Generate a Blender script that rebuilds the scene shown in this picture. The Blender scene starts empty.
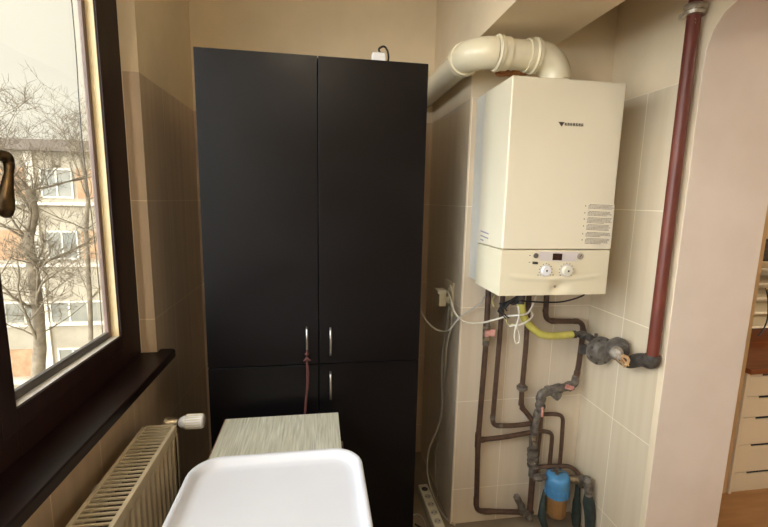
import bpy, bmesh, math, random
from mathutils import Vector, Matrix
random.seed(7)
EYE = 1.57
C = bpy.context.scene.collection
# ------------------------------------------------------------------ camera
F = 414.866
PITCH, ROLL, YAW = math.radians(8.6444), math.radians(-1.1421), math.radians(9.1249)
cp, sp, cy, sy, cr, sr = math.cos(PITCH), math.sin(PITCH), math.cos(YAW), math.sin(YAW), math.cos(ROLL), math.sin(ROLL)
fwd = Vector((sy*cp, cy*cp, -sp)); rgt = Vector((cy, -sy, 0)); dwn = fwd.cross(rgt)
r_ = rgt*cr + dwn*sr; d_ = -rgt*sr + dwn*cr
M = Matrix((r_, d_, fwd))
cam_d = bpy.data.cameras.new('camera'); cam = bpy.data.objects.new('camera', cam_d); C.objects.link(cam)
cam_d.sensor_width = 36; cam_d.lens = 36*F/768; cam_d.clip_start = .02; cam_d.clip_end = 300
rot = Matrix((r_, -d_, -fwd)).transposed()
cam.matrix_world = Matrix.Translation((0, 0, EYE)) @ rot.to_4x4()
bpy.context.scene.camera = cam

def ray(px, py): return M.transposed() @ Vector(((px-384)/F, (py-263.5)/F, 1))
def _o(v): return Vector((v.x, v.y, v.z+EYE))
def PY(px, py, Y): r = ray(px, py); return _o(r*(Y/r.y))          # measured point on the plane y = Y
def PX(px, py, X): r = ray(px, py); return _o(r*(X/r.x))
def PZ(px, py, Z): r = ray(px, py); return _o(r*((Z-EYE)/r.z))

# ------------------------------------------------------------------ materials
def lin(c):
    return tuple(((v/255)/12.92 if v/255 <= .04045 else ((v/255+.055)/1.055)**2.4) for v in c) + (1,)
def newmat(name):
    m = bpy.data.materials.new(name); m.use_nodes = True
    nt = m.node_tree; return m, nt, nt.nodes['Principled BSDF']
def N(nt, t, **k):
    n = nt.nodes.new(t)
    for a, b in k.items():
        if a in n.inputs: n.inputs[a].default_value = b
        else: setattr(n, a, b)
    return n
def math_(nt, op, a, b=None, c=None):
    n = nt.nodes.new('ShaderNodeMath'); n.operation = op
    for i, v in enumerate((a, b, c)):
        if v is None: continue
        if isinstance(v, (int, float)): n.inputs[i].default_value = v
        else: nt.links.new(v, n.inputs[i])
    return n.outputs[0]
def mixc(nt, f, a, b):
    n = nt.nodes.new('ShaderNodeMix'); n.data_type = 'RGBA'
    for i, v in ((0, f), (6, a), (7, b)):
        if isinstance(v, (int, float, tuple)): n.inputs[i].default_value = v
        else: nt.links.new(v, n.inputs[i])
    return n.outputs[2]
def noise_fac(nt, scale, detail=3, stretch=None, lo=.35, hi=.65, coord='Object'):
    if coord == 'World': src = N(nt, 'ShaderNodeNewGeometry').outputs['Position']
    else: src = N(nt, 'ShaderNodeTexCoord').outputs[coord]
    if stretch:
        mp = N(nt, 'ShaderNodeMapping'); mp.inputs['Scale'].default_value = stretch
        nt.links.new(src, mp.inputs['Vector']); src = mp.outputs[0]
    n = N(nt, 'ShaderNodeTexNoise', Scale=scale, Detail=detail); nt.links.new(src, n.inputs['Vector'])
    mr = N(nt, 'ShaderNodeMapRange'); mr.inputs[1].default_value = lo; mr.inputs[2].default_value = hi
    nt.links.new(n.outputs['Fac'], mr.inputs[0]); return mr.outputs[0]
def mat(name, col, rough=.5, col2=None, scale=8, metal=0., spec=.5, bump=0., stretch=None, detail=3, coord='Object', coat=0.):
    m, nt, b = newmat(name)
    col2 = col2 or tuple(max(0, v*.94) for v in col)
    f = noise_fac(nt, scale, detail, stretch, coord=coord)
    nt.links.new(mixc(nt, f, lin(col), lin(col2)), b.inputs['Base Color'])
    b.inputs['Roughness'].default_value = rough; b.inputs['Metallic'].default_value = metal
    b.inputs['Specular IOR Level'].default_value = spec
    if coat: b.inputs['Coat Weight'].default_value = coat
    if bump:
        bn = N(nt, 'ShaderNodeBump', Strength=bump, Distance=.002); nt.links.new(f, bn.inputs['Height']); nt.links.new(bn.outputs[0], b.inputs['Normal'])
    return m
TILE_TOP = EYE+.436
def tile_wall(name, paint, tile, tile2, grout, ox, oy, uw=.228, uh=.455, ymin=-9):
    m, nt, b = newmat(name)
    g = N(nt, 'ShaderNodeNewGeometry'); sp_ = N(nt, 'ShaderNodeSeparateXYZ'); nt.links.new(g.outputs['Position'], sp_.inputs[0])
    sn = N(nt, 'ShaderNodeSeparateXYZ'); nt.links.new(g.outputs['True Normal'], sn.inputs[0])
    facex = math_(nt, 'GREATER_THAN', math_(nt, 'ABSOLUTE', sn.outputs[0]), .5)      # faces looking along x run along y
    ux = math_(nt, 'DIVIDE', math_(nt, 'SUBTRACT', sp_.outputs[0], ox), uw)
    uy = math_(nt, 'DIVIDE', math_(nt, 'SUBTRACT', sp_.outputs[1], oy), uw)
    u = math_(nt, 'ADD', math_(nt, 'MULTIPLY', uy, facex), math_(nt, 'MULTIPLY', ux, math_(nt, 'SUBTRACT', 1, facex)))
    v = math_(nt, 'DIVIDE', math_(nt, 'SUBTRACT', sp_.outputs[2], TILE_TOP), uh)
    def line(t, w):
        fr = math_(nt, 'FRACT', math_(nt, 'ADD', t, 100.5))
        return math_(nt, 'LESS_THAN', math_(nt, 'ABSOLUTE', math_(nt, 'SUBTRACT', fr, .5)), w)
    gr = math_(nt, 'MAXIMUM', line(u, .0016/uw), line(v, .0016/uh))
    below = math_(nt, 'MULTIPLY', math_(nt, 'LESS_THAN', sp_.outputs[2], TILE_TOP), math_(nt, 'GREATER_THAN', sp_.outputs[1], ymin))
    # soft vertical wave pattern printed on the tiles
    streak = noise_fac(nt, 1, 3, (26, 26, 1.3), .3, .7, 'World')
    tc = mixc(nt, streak, lin(tile), lin(tile2))
    tc = mixc(nt, gr, tc, lin(grout))
    pf = noise_fac(nt, 3.5, 4, None, .35, .65, 'World')
    pc = mixc(nt, pf, lin(paint), lin(tuple(v*.95 for v in paint)))
    nt.links.new(mixc(nt, below, pc, tc), b.inputs['Base Color'])
    rg = math_(nt, 'SUBTRACT', .75, math_(nt, 'MULTIPLY', math_(nt, 'MULTIPLY', below, math_(nt, 'SUBTRACT', 1, gr)), .45))
    nt.links.new(rg, b.inputs['Roughness'])
    bn = N(nt, 'ShaderNodeBump', Strength=.5, Distance=.002)
    nt.links.new(math_(nt, 'ADD', math_(nt, 'MULTIPLY', math_(nt, 'SUBTRACT', 1, gr), below), math_(nt, 'MULTIPLY', streak, .12)), bn.inputs['Height'])
    nt.links.new(bn.outputs[0], b.inputs['Normal'])
    return m
PAINT = (240, 223, 194)
M_tile = tile_wall('cream wall tile', PAINT, (222, 208, 186), (214, 199, 176), (246, 236, 218), .637+.235-.228, 1.75-.228)
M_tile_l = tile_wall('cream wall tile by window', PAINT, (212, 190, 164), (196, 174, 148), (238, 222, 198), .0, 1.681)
M_tile_r = tile_wall('cream wall tile by arch', PAINT, (222, 208, 184), (214, 198, 170), (250, 240, 220), .0, 1.752, ymin=1.318)
M_paint = mat('cream paint', PAINT, .8, tuple(v*.96 for v in PAINT), 3, coord='World')
M_jamb = mat('pinkish plaster', (234, 220, 208), .7, (228, 213, 200), 5, coord='World', bump=.1)
M_ceil = mat('ceiling paint', (232, 220, 198), .85, None, 2)
M_floor = mat('grey beige floor tile', (150, 136, 116), .45, (128, 114, 96), 6)
M_floor2 = mat('brown hall floor', (176, 132, 86), .4, (160, 116, 72), 4, stretch=(1, 6, 1))
M_black = mat('black laminate', (14, 11, 14), .36, (9, 7, 9), 2.2, spec=.24, detail=4)
# cloudy smudges in the sheen of the doors
def smudge(m, lo, hi, sc):
    nt = m.node_tree; b = nt.nodes['Principled BSDF']
    f = noise_fac(nt, sc, 4, (1, 1, 1.6), .3, .75)
    mr = N(nt, 'ShaderNodeMapRange'); mr.inputs[3].default_value = lo; mr.inputs[4].default_value = hi
    nt.links.new(f, mr.inputs[0]); nt.links.new(mr.outputs[0], b.inputs['Roughness'])
smudge(M_black, .3, .48, 3)
M_blackb = mat('black board', (14, 12, 14), .5, None, 5)
M_steel = mat('brushed steel', (200, 198, 192), .28, (170, 168, 162), 40, metal=1., stretch=(1, 1, .1))
M_ribbon = mat('red brown ribbon', (92, 48, 42), .8, (70, 34, 30), 60)
M_white = mat('white plastic', (238, 238, 240), .3, (232, 232, 236), 3)
M_tray = mat('cool white tray plastic', (206, 209, 218), .35, (200, 203, 213), 3)
M_whiteold = mat('aged white plastic', (226, 222, 206), .4, (212, 206, 186), 20)
M_rad = mat('cream radiator enamel', (212, 200, 176), .35, (200, 186, 160), 9)
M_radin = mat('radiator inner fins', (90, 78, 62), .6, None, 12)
M_frame = mat('dark brown window wood', (48, 29, 27), .5, (32, 19, 18), 14, stretch=(1, 1, .15), spec=.3)
M_sill = mat('dark brown window sill', (34, 20, 19), .38, (22, 13, 12), 14, stretch=(1, .15, 1), spec=.35, bump=.1)
M_sash2 = mat('mauve brown outer sash', (122, 102, 96), .5, (96, 80, 76), 14, stretch=(1, 1, .2))
M_rail = mat('weathered grey rail', (98, 94, 92), .5, (72, 68, 66), 30, stretch=(1, .2, 1))
M_rebate = mat('cream painted rebate', (240, 222, 180), .45, (226, 206, 160), 10)
M_rebate2 = mat('white worn rebate paint', (242, 240, 236), .3, (214, 210, 206), 30, stretch=(8, .6, 1), detail=6)
M_brass = mat('worn bronze', (108, 88, 60), .38, (64, 52, 38), 22, metal=.9)
M_boiler = mat('boiler enamel', (232, 224, 202), .34, (229, 221, 198), 3)
M_boilerb = mat('boiler chassis', (232, 232, 226), .4, None, 3)
M_panel = mat('boiler control panel plastic', (230, 222, 196), .35, (226, 217, 190), 3)
M_panelgrey = mat('pale violet panel field', (214, 206, 204), .4, (206, 198, 196), 5)
M_ink = mat('dark print', (72, 58, 52), .6, (52, 42, 38), 60)
M_inksoft = mat('grey print', (124, 112, 96), .7, (100, 88, 76), 90)
M_label = mat('label paper', (238, 230, 210), .6, None, 10)
M_screen = mat('dark display', (48, 24, 20), .2, (38, 18, 16), 30)
M_flue = mat('flue enamel', (234, 226, 200), .22, (226, 216, 188), 3)
M_pipe = mat('brown painted pipe', (92, 68, 54), .42, (66, 48, 39), 30)
M_redpipe = mat('oxide red pipe paint', (118, 60, 48), .42, (98, 46, 38), 18, stretch=(1, 1, .3))
# worn specks of white on the red pipe
def specks(m, col, sc, th):
    nt = m.node_tree; b = nt.nodes['Principled BSDF']; src = b.inputs['Base Color'].links[0].from_socket
    f = noise_fac(nt, sc, 5, (1, 1, .5), th, th+.03)
    nt.links.new(mixc(nt, f, src, lin(col)), b.inputs['Base Color'])
specks(M_redpipe, (206, 176, 164), 30, .69)
M_fit = mat('dull grey brown metal fitting', (128, 120, 110), .5, (84, 76, 70), 45, metal=.3, bump=.5)
M_brassn = mat('nickel brass', (190, 176, 150), .35, (120, 104, 84), 45, metal=.8)
M_iron = mat('dark cast iron', (88, 82, 76), .5, (60, 55, 52), 40, metal=.2, bump=.3)
M_meter = mat('grey cast aluminium', (132, 127, 120), .5, (96, 90, 85), 35, metal=.3, bump=.3)
M_meterlt = mat('pale alloy fitting', (206, 198, 186), .35, (160, 150, 138), 40, metal=.6)
M_wire = mat('copper sealing wire', (216, 184, 140), .4, (190, 146, 104), 60, metal=.3)
M_hose = mat('yellow gas hose', (206, 198, 104), .5, (188, 180, 86), 20)
M_redh = mat('faded red lever', (196, 118, 110), .5, (214, 168, 156), 50)
M_cable = mat('white cable', (226, 220, 206), .45, None, 30)
M_cableg = mat('grey white cable', (188, 184, 174), .5, None, 30)
M_cabley = mat('yellowed cable', (206, 190, 124), .5, None, 30)
M_cableb = mat('black cable', (26, 23, 23), .5, None, 30)
M_blue = mat('blue filter cap plastic', (86, 148, 196), .4, (70, 130, 180), 12)
M_amber = mat('amber filter bowl', (158, 118, 72), .3, (132, 92, 52), 10)
M_green = mat('dark green rubber', (50, 62, 58), .6, (36, 46, 44), 30, bump=.3)
M_socket = mat('cream socket plastic', (216, 208, 180), .4, (206, 196, 166), 15)
M_dark = mat('dark hole', (14, 12, 12), .7, None, 10)
M_foam = mat('orange brown foam', (206, 150, 100), .8, (170, 108, 70), 70, bump=1)
M_unit = mat('white drawer board', (232, 218, 192), .45, (228, 212, 184), 3)
M_post = mat('tan panel board', (206, 172, 128), .5, (194, 160, 116), 4)
M_desk = mat('orange brown wood', (146, 82, 42), .35, (116, 60, 30), 6, stretch=(.6, 8, 1))
M_gold = mat('patterned orange wood', (196, 132, 66), .5, (84, 44, 26), 16, detail=4)
# pale grained wood board
def wood_top():
    m, nt, b = newmat('pale grey oak laminate')
    f = noise_fac(nt, 1, 6, (170, 9, 9), .35, .68); g = noise_fac(nt, 1, 4, (22, 2.5, 3), .4, .6)
    c = mixc(nt, f, lin((204, 204, 190)), lin((156, 156, 142)))
    c = mixc(nt, math_(nt, 'MULTIPLY', g, .45), c, lin((180, 176, 158)))
    nt.links.new(c, b.inputs['Base Color']); b.inputs['Roughness'].default_value = .5; return m
M_oak = wood_top()
M_oakedge = mat('brown board edge', (128, 92, 66), .6, None, 20)
M_body = mat('grey brown cabinet board', (84, 76, 66), .6, (70, 62, 54), 10)
M_bark = mat('grey bark', (142, 131, 114), .9, (112, 102, 88), 6)
M_bwall = mat('pale rendered facade', (172, 164, 148), .9, (152, 144, 128), .8)
M_bbrick = mat('orange brick infill', (180, 148, 118), .9, (158, 124, 96), 2.5)
M_bledge = mat('white concrete ledge', (212, 204, 190), .8, None, 1)
M_bframe = mat('white window frame paint', (216, 212, 202), .6, None, 2)
M_bpane = mat('grey window pane', (118, 120, 114), .3, (144, 142, 132), 1.2)
M_broof = mat('grey roof edge', (110, 100, 92), .8, None, 2)
M_ground = mat('pale ground', (150, 140, 124), .95, (120, 112, 96), .5)
def glass():
    m = bpy.data.materials.new('window glass'); m.use_nodes = True; nt = m.node_tree; nt.nodes.clear()
    o = N(nt, 'ShaderNodeOutputMaterial'); mx = N(nt, 'ShaderNodeMixShader'); t = N(nt, 'ShaderNodeBsdfTransparent'); g = N(nt, 'ShaderNodeBsdfGlossy', Roughness=.01)
    fr = N(nt, 'ShaderNodeLayerWeight', Blend=.5)
    k = math_(nt, 'ADD', math_(nt, 'MULTIPLY', math_(nt, 'POWER', fr.outputs['Facing'], 5), .9), .03)
    t.inputs[0].default_value = (.96, .97, .96, 1)
    nt.links.new(k, mx.inputs[0]); nt.links.new(t.outputs[0], mx.inputs[1]); nt.links.new(g.outputs[0], mx.inputs[2]); nt.links.new(mx.outputs[0], o.inputs[0]); return m
M_glass = glass()

# ------------------------------------------------------------------ mesh builder
class MB:
    def __init__(s): s.v = []; s.f = []; s.mi = []
    def add(s, vs, fs, mi=0):
        k = len(s.v); s.v += [Vector(v) for v in vs]; s.f += [tuple(i+k for i in f) for f in fs]; s.mi += [mi]*len(fs); return s
    def box(s, x0, x1, y0, y1, z0, z1, mi=0):
        v = [(x, y, z) for z in (z0, z1) for y in (y0, y1) for x in (x0, x1)]
        return s.add(v, [(0, 2, 3, 1), (4, 5, 7, 6), (0, 1, 5, 4), (2, 6, 7, 3), (0, 4, 6, 2), (1, 3, 7, 5)], mi)
    def obox(s, c, ax, ay, az, mi=0):                       # oriented box: centre, three half vectors
        c, ax, ay, az = Vector(c), Vector(ax), Vector(ay), Vector(az)
        v = [c+ax*i+ay*j+az*k for k in (-1, 1) for j in (-1, 1) for i in (-1, 1)]
        return s.add(v, [(0, 2, 3, 1), (4, 5, 7, 6), (0, 1, 5, 4), (2, 6, 7, 3), (0, 4, 6, 2), (1, 3, 7, 5)], mi)
    def rings(s, rs, mi=0, cap=True, closed=False):
        n = len(rs[0]); vs = [p for r in rs for p in r]; fs = []
        m = len(rs)
        for i in range(m if closed else m-1):
            a, b = i*n, ((i+1) % m)*n
            for j in range(n): fs.append((a+j, a+(j+1) % n, b+(j+1) % n, b+j))
        if cap and not closed: fs += [tuple(reversed(range(n))), tuple((m-1)*n+j for j in range(n))]
        return s.add(vs, fs, mi)
    def tube(s, pts, r, fillet=0., n=10, mi=0, cap=True, seg=5):
        pts = [Vector(p) for p in pts]; rad = r if isinstance(r, (list, tuple)) else [r]*len(pts)
        P, Rr = [pts[0]], [rad[0]]
        for i in range(1, len(pts)-1):
            a, b, c = pts[i-1], pts[i], pts[i+1]; u, w = (a-b), (c-b)
            if fillet > 0 and u.length > 1e-5 and w.length > 1e-5:
                t = min(fillet, u.length*.49, w.length*.49); p0, p1 = b+u.normalized()*t, b+w.normalized()*t
                for k in range(seg+1):
                    q = k/seg; P.append(p0*(1-q)**2+b*2*q*(1-q)+p1*q*q); Rr.append(rad[i])
            else: P.append(b); Rr.append(rad[i])
        P.append(pts[-1]); Rr.append(rad[-1])
        rs = []; t0 = (P[1]-P[0]).normalized(); nrm = t0.orthogonal().normalized()
        for i, p in enumerate(P):
            t = ((P[min(i+1, len(P)-1)]-P[max(i-1, 0)]))
            t = t.normalized() if t.length > 1e-7 else t0
            nrm = (nrm - t*nrm.dot(t)).normalized(); bi = t.cross(nrm)
            rs.append([p+(nrm*math.cos(2*math.pi*j/n)+bi*math.sin(2*math.pi*j/n))*Rr[i] for j in range(n)])
        return s.rings(rs, mi, cap)
    def spline(s, pts, r, n=8, mi=0, sub=8):                # smooth cable through the points
        p = [Vector(q) for q in pts]; out = []; rl = isinstance(r, (list, tuple)); ro = []
        for i in range(len(p)-1):
            a, b, c, d = p[max(i-1, 0)], p[i], p[i+1], p[min(i+2, len(p)-1)]
            for k in range(sub):
                t = k/sub; out.append(.5*((2*b)+(c-a)*t+(2*a-5*b+4*c-d)*t*t+(3*b-a-3*c+d)*t**3))
                if rl: ro.append(r[i]*(1-t)+r[i+1]*t)
        out.append(p[-1]); return s.tube(out, ro+[r[-1]] if rl else r, 0, n, mi)
    def lathe(s, prof, o, ax, n=24, mi=0):                  # prof: (radius, distance along ax)
        o, ax = Vector(o), Vector(ax).normalized(); u = ax.orthogonal().normalized(); w = ax.cross(u)
        rs = [[o+ax*h+(u*math.cos(2*math.pi*j/n)+w*math.sin(2*math.pi*j/n))*max(r, 1e-5) for j in range(n)] for r, h in prof]
        return s.rings(rs, mi, True)
    def prism(s, poly, vec, mi=0):                          # poly: 3-D points, extruded by vec
        p = [Vector(q) for q in poly]; return s.rings([p, [q+Vector(vec) for q in p]], mi, True)
    def ball(s, c, r, mi=0, sc=(1, 1, 1), n=12):
        rs = [[Vector(c)+Vector((r*math.sin(a)*math.cos(b)*sc[0], r*math.sin(a)*math.sin(b)*sc[1], r*math.cos(a)*sc[2])) for b in [2*math.pi*j/n for j in range(n)]] for a in [max(1e-3, math.pi*i/(n//2+2)) for i in range(n//2+3)]]
        return s.rings(rs, mi, True)
def wloc(o):
    v = Vector((0, 0, 0))
    while o: v += o.location; o = o.parent
    return v
def obj(name, mb, m, parent=None, bevel=0., smooth=True, angle=38, seg=2):
    off = wloc(parent) if parent else None
    if off is None:
        xs = [v.x for v in mb.v]; ys = [v.y for v in mb.v]; zs = [v.z for v in mb.v]
        off = Vector(((min(xs)+max(xs))/2, (min(ys)+max(ys))/2, min(zs)))
    me = bpy.data.meshes.new(name); me.from_pydata([tuple(v-off) for v in mb.v], [], mb.f)
    for x in (m if isinstance(m, (list, tuple)) else [m]): me.materials.append(x)
    me.polygons.foreach_set('material_index', mb.mi)
    bm = bmesh.new(); bm.from_mesh(me); bmesh.ops.recalc_face_normals(bm, faces=bm.faces)
    if smooth:
        for f in bm.faces: f.smooth = True
        for e in bm.edges:
            if len(e.link_faces) == 2 and e.calc_face_angle(0) > math.radians(angle): e.smooth = False
    bm.to_mesh(me); bm.free()
    o = bpy.data.objects.new(name, me); C.objects.link(o)
    if parent: o.parent = parent
    else: o.location = off
    if bevel:
        b = o.modifiers.new('bevel', 'BEVEL'); b.width = bevel; b.segments = seg; b.limit_method = 'ANGLE'; b.angle_limit = math.radians(35); b.harden_normals = True
    return o
def tag(o, label, cat, group=None):
    o['label'] = label; o['category'] = cat
    if group: o['group'] = group
    return o
def thing(name, label, cat, loc, group=None):
    o = bpy.data.objects.new(name, None); C.objects.link(o); o.location = loc; o.empty_display_size = .05
    return tag(o, label, cat, group)
def struct(name, mb, m, parent=None, **k):
    o = obj(name, mb, m, parent, **k)
    if not parent: o['kind'] = 'structure'
    return o
def sempty(name, loc):
    o = bpy.data.objects.new(name, None); C.objects.link(o); o.location = loc; o['kind'] = 'structure'; return o
def Z(z): return z+EYE

# ------------------------------------------------------------------ room shell
XL, XW, XC, XR, XO = -.628, -.685, .637, 1.278, 1.622
YB, YF, YJ, YBK = 2.35, 1.75, 1.292, -1.35
CEIL = EYE+1.15
SILL = Z(-.606)
XOUT = -.79
struct('floor', MB().box(XOUT, XR, YBK, YB, -.06, 0), M_floor)
struct('floor_hall', MB().box(XR, 4.6, YBK, 2.75, -.061, -.001), M_floor2)
struct('ceiling', MB().box(XOUT-.1, 4.7, YBK-.1, 2.85, CEIL, CEIL+.08), M_ceil)
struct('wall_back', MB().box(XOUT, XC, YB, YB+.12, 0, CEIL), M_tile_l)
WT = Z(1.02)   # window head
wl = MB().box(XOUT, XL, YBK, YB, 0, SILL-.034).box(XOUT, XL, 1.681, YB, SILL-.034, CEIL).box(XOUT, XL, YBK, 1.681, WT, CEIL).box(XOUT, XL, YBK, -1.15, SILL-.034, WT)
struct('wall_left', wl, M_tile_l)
struct('wall_column', MB().box(XC, XO, YF, 2.75, 0, CEIL), M_tile)
struct('beam', MB().box(XC, .975, YBK, YF, Z(.648), CEIL), M_paint, bevel=.002)
# right wall with the arched opening: profile in y-z, extruded along x
arc = [(YJ, 0), (YJ, Z(.44)), (1.288, Z(.51)), (1.270, Z(.572)), (1.238, Z(.612)), (1.198, Z(.632)), (1.15, Z(.645)), (1.08, Z(.655)), (.72, Z(.665)), (.40, Z(.655)), (.33, Z(.63)), (.27, Z(.57)), (.25, Z(.44)), (.25, 0)]
def wall_side():
    b = MB()
    def quadcol(y0, y1, za, zb):   # slab between two heights, from y0 to y1, up to the ceiling
        pass
    # solid jamb blocks
    pts = [p for p in arc]
    outer = [(YF, 0)] + [(y, z) for y, z in pts] + [(YBK, 0), (YBK, CEIL), (YF, CEIL)]
    n = len(outer)
    vs = [(XR, y, z) for y, z in outer] + [(XO, y, z) for y, z in outer]
    fs = [tuple(range(n)), tuple(reversed(range(n, 2*n)))]; mi = [0, 0]
    for i in range(n):
        fs.append((i, (i+1) % n, n+(i+1) % n, n+i)); mi.append(1)
    b.v = [Vector(v) for v in vs]; b.f = fs; b.mi = mi; return b
wr = wall_side()
struct('wall_right', wr, [M_tile_r, M_jamb], bevel=.003, seg=2)
M_hall = mat('hall wall paint', (226, 200, 160), .8, None, 2)
struct('wall_hall_back', MB().box(XO, 4.6, 2.63, 2.75, 0, CEIL), M_hall)
struct('wall_hall_right', MB().box(4.6, 4.7, YBK, 2.75, 0, CEIL), M_hall)
# wall behind the viewer with a wide window
FW = (-.35, 1.0)
struct('wall_front', MB().box(XOUT, 2.2, YBK-.1, YBK, 0, CEIL).box(3.9, 4.7, YBK-.1, YBK, 0, CEIL).box(2.2, 3.9, YBK-.1, YBK, 0, .9).box(2.2, 3.9, YBK-.1, YBK, WT, CEIL), M_paint)
def plain_window(name, x0, x1):
    e = sempty(name, (x0, YBK, .9)); f = MB()
    f.box(x0, x0+.05, YBK-.06, YBK+.01, .9, WT).box(x1-.05, x1, YBK-.06, YBK+.01, .9, WT).box(x0+.05, x1-.05, YBK-.06, YBK+.01, .9, .96).box(x0+.05, x1-.05, YBK-.06, YBK+.01, WT-.06, WT)
    m_ = (x0+x1)/2; f.box(m_-.03, m_+.03, YBK-.06, YBK+.01, .96, WT-.06)
    obj('window_frame', f, M_frame, e)
    obj('glass_pane', MB().box(x0+.05, x1-.05, YBK-.03, YBK-.025, .96, WT-.06), M_glass, e)
plain_window('window_4', 2.2, 3.9)

# ------------------------------------------------------------------ casement windows in the left wall
GB = Z(-.487)          # bottom of the opening seen in the sash
def casement(name, ya, yb, gya, gyb, ztop):
    """frame from ya to yb, light opening gya..gyb"""
    e = sempty(name, (XW, ya, SILL))
    zt = WT
    f = MB()
    # inner sash members: two stiles, top and bottom rails, moulded in two steps
    t0, t1 = XW-.004, XW
    for (a, b, c, d) in ((ya, gya, SILL, zt), (gyb, yb, SILL, zt), (gya, gyb, SILL, GB), (gya, gyb, zt-.09, zt)):
        f.box(t0, t1, a, b, c, d)
    obj('window_frame', f, M_frame, e, bevel=.0015)
    # sash overlap moulding, proud of the frame
    g = MB(); h = .05; x0, x1 = XW, XW+.005
    for (a, b, c, d) in ((gya-h, gya, GB-h, zt-.04), (gyb, gyb+h, GB-h, zt-.04), (gya, gyb, GB-h, GB), (gya, gyb, zt-.09, zt-.04)):
        g.box(x0, x1, a, b, c, d)
    obj('sash', g, M_frame, e, bevel=.002)
    # cream painted rebate between inner and outer sash
    r = MB(); xr0, xr1 = XW-.04, XW-.0042
    r.box(xr0, xr1, gyb, yb, SILL, zt).box(xr0, xr1, ya, gya, SILL, zt).box(xr0, xr1, gya, gyb, zt-.09, zt)
    obj('rebate', r, M_rebate, e)
    r = MB().box(xr0, xr1, gya, gyb, SILL, GB-.001)
    obj('rebate_sill', r, M_rebate2, e)
    # outer sash
    o = MB(); w = .019; xo0, xo1 = XW-.040, XW-.027
    for (a, b, c, d) in ((gya-.001, gya+w, GB-.003, zt-.09), (gyb-w, gyb+.001, GB-.003, zt-.09), (gya+w, gyb-w, zt-.12, zt-.09)):
        o.box(xo0, xo1, a, b, c, d)
    obj('outer_sash', o, M_sash2, e, bevel=.002)
    obj('bottom_rail', MB().box(xo0, xo1, gya+w, gyb-w, GB-.003, GB+.021), M_rail, e, bevel=.002)
    obj('glass_pane', MB().box(xo0+.004, xo0+.008, gya+w, gyb-w, GB+.021, zt-.12), M_glass, e)
    # masonry outside
    return e
w1 = casement('window_1', .93, 1.681, 1.005, 1.523, 0)
w2 = casement('window_2', -.30, .93, -.22, .855, 0)
w5 = casement('window_5', -1.15, -.30, -1.07, -.38, 0)
hd = MB()
hy, hz = .962, Z(.068)
hd.tube([(XW+.014, hy, hz), (XW+.045, hy, hz)], .011, n=12)
hd.lathe([(.0, .0), (.022, 0), (.022, .004), (.016, .009), (0, .009)], (XW+.014, hy, hz), (1, 0, 0), 16)
hobj = obj('rosette', hd, M_brass, w1)
lv = MB(); lv.spline([PX(-8, 157, XW+.045), PX(-1, 155.4, XW+.05), PX(5.5, 157, XW+.053), PX(8.8, 163, XW+.054), PX(8.8, 173, XW+.056), PX(7.0, 187, XW+.057), PX(5.2, 200, XW+.056), PX(5.6, 209, XW+.055), PX(7.0, 215.5, XW+.054), PX(7.6, 218, XW+.054)], [.010, .0115, .0120, .0100, .0080, .0112, .0158, .0158, .0100, .003], 18)
obj('handle', lv, M_brass, w1, angle=60)
# sill board
sb = MB(); x0, x1 = XW-.03, -.567; y1 = 1.716
sb.prism([(x0, YBK+.01, SILL), (x0, 1.681, SILL), (XL-.0, 1.681, SILL), (XL, y1, SILL), (x1-.012, y1, SILL), (x1, y1-.012, SILL), (x1, YBK+.01, SILL)], (0, 0, -.034))
struct('window_sill', sb, M_sill, bevel=.006, seg=3)
# thin cable hanging outside the glass
cb = MB(); cb.spline([PX(62, -60, -.95)+Vector((0, 0, 1)), PX(71.5, 0, -.95), PX(79, 100, -.95), PX(83, 150, -.95), PX(91, 211, -.95), PX(98, 275, -.95), PX(103, 340, -.95), PX(108, 420, -.95), Vector((-.95, PX(108, 420, -.95).y, -2)), Vector((-.95, PX(108, 420, -.95).y, -8.2))], .0022, 6)
tag(obj('outdoor_cable', cb, M_cableb), 'thin dark cable hanging down outside the window pane', 'cable')

# ------------------------------------------------------------------ tall black cabinet
CX0, CX1, CYF, CT = -.407, .398, 1.55, Z(.492)
ZD = Z(-.632)
cab = thing('tall_cabinet', 'tall black four-door cabinet filling the alcove', 'cabinet', (0, 1.85, 0))
b = MB(); t = .016; y0, y1 = CYF+.019, 2.12
b.box(CX0, CX0+t, y0, y1, 0, CT-.002).box(CX1-t, CX1, y0, y1, 0, CT-.002).box(CX0+t, CX1-t, y0, y1, CT-.018, CT-.002).box(CX0+t, CX1-t, y0, y1, .07, .086)
b.box(CX0+t, CX1-t, y1-.01, y1, .086, CT-.018).box(CX0+t, CX1-t, y0+.03, y0+.045, 0, .07).box(CX0+t, CX1-t, y0, y1-.01, ZD-.01, ZD+.008)
obj('body', b, M_blackb, cab, bevel=.001)
gx = .0015
def cab_door(x0, x1, z0, z1, hx, hz0, hz1):
    d = obj('door', MB().box(x0, x1, CYF, CYF+.018, z0, z1), M_black, cab, bevel=.0016)
    if hz0 is not None:
        h = MB(); yy = CYF
        h.tube([(hx, yy, hz1), (hx, yy-.016, hz1-.006), (hx, yy-.026, (hz0+hz1)/2+.02), (hx, yy-.026, (hz0+hz1)/2-.02), (hx, yy-.016, hz0+.006), (hx, yy, hz0)], .0042, .02, 10)
        obj('handle', h, M_steel, d)
    return d
def hpos(px, y0, y1): a, c = PY(px, y0, CYF), PY(px, y1, CYF); return a.x, c.z, a.z
h1 = hpos(307, 327, 354); h2 = hpos(330.5, 328, 355); h3 = hpos(330.5, 372, 399)
cab_door(CX0, gx-.0015, ZD+.002, CT, *h1); cab_door(gx+.0015, CX1, ZD+.002, CT-.0, *h2)
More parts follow.
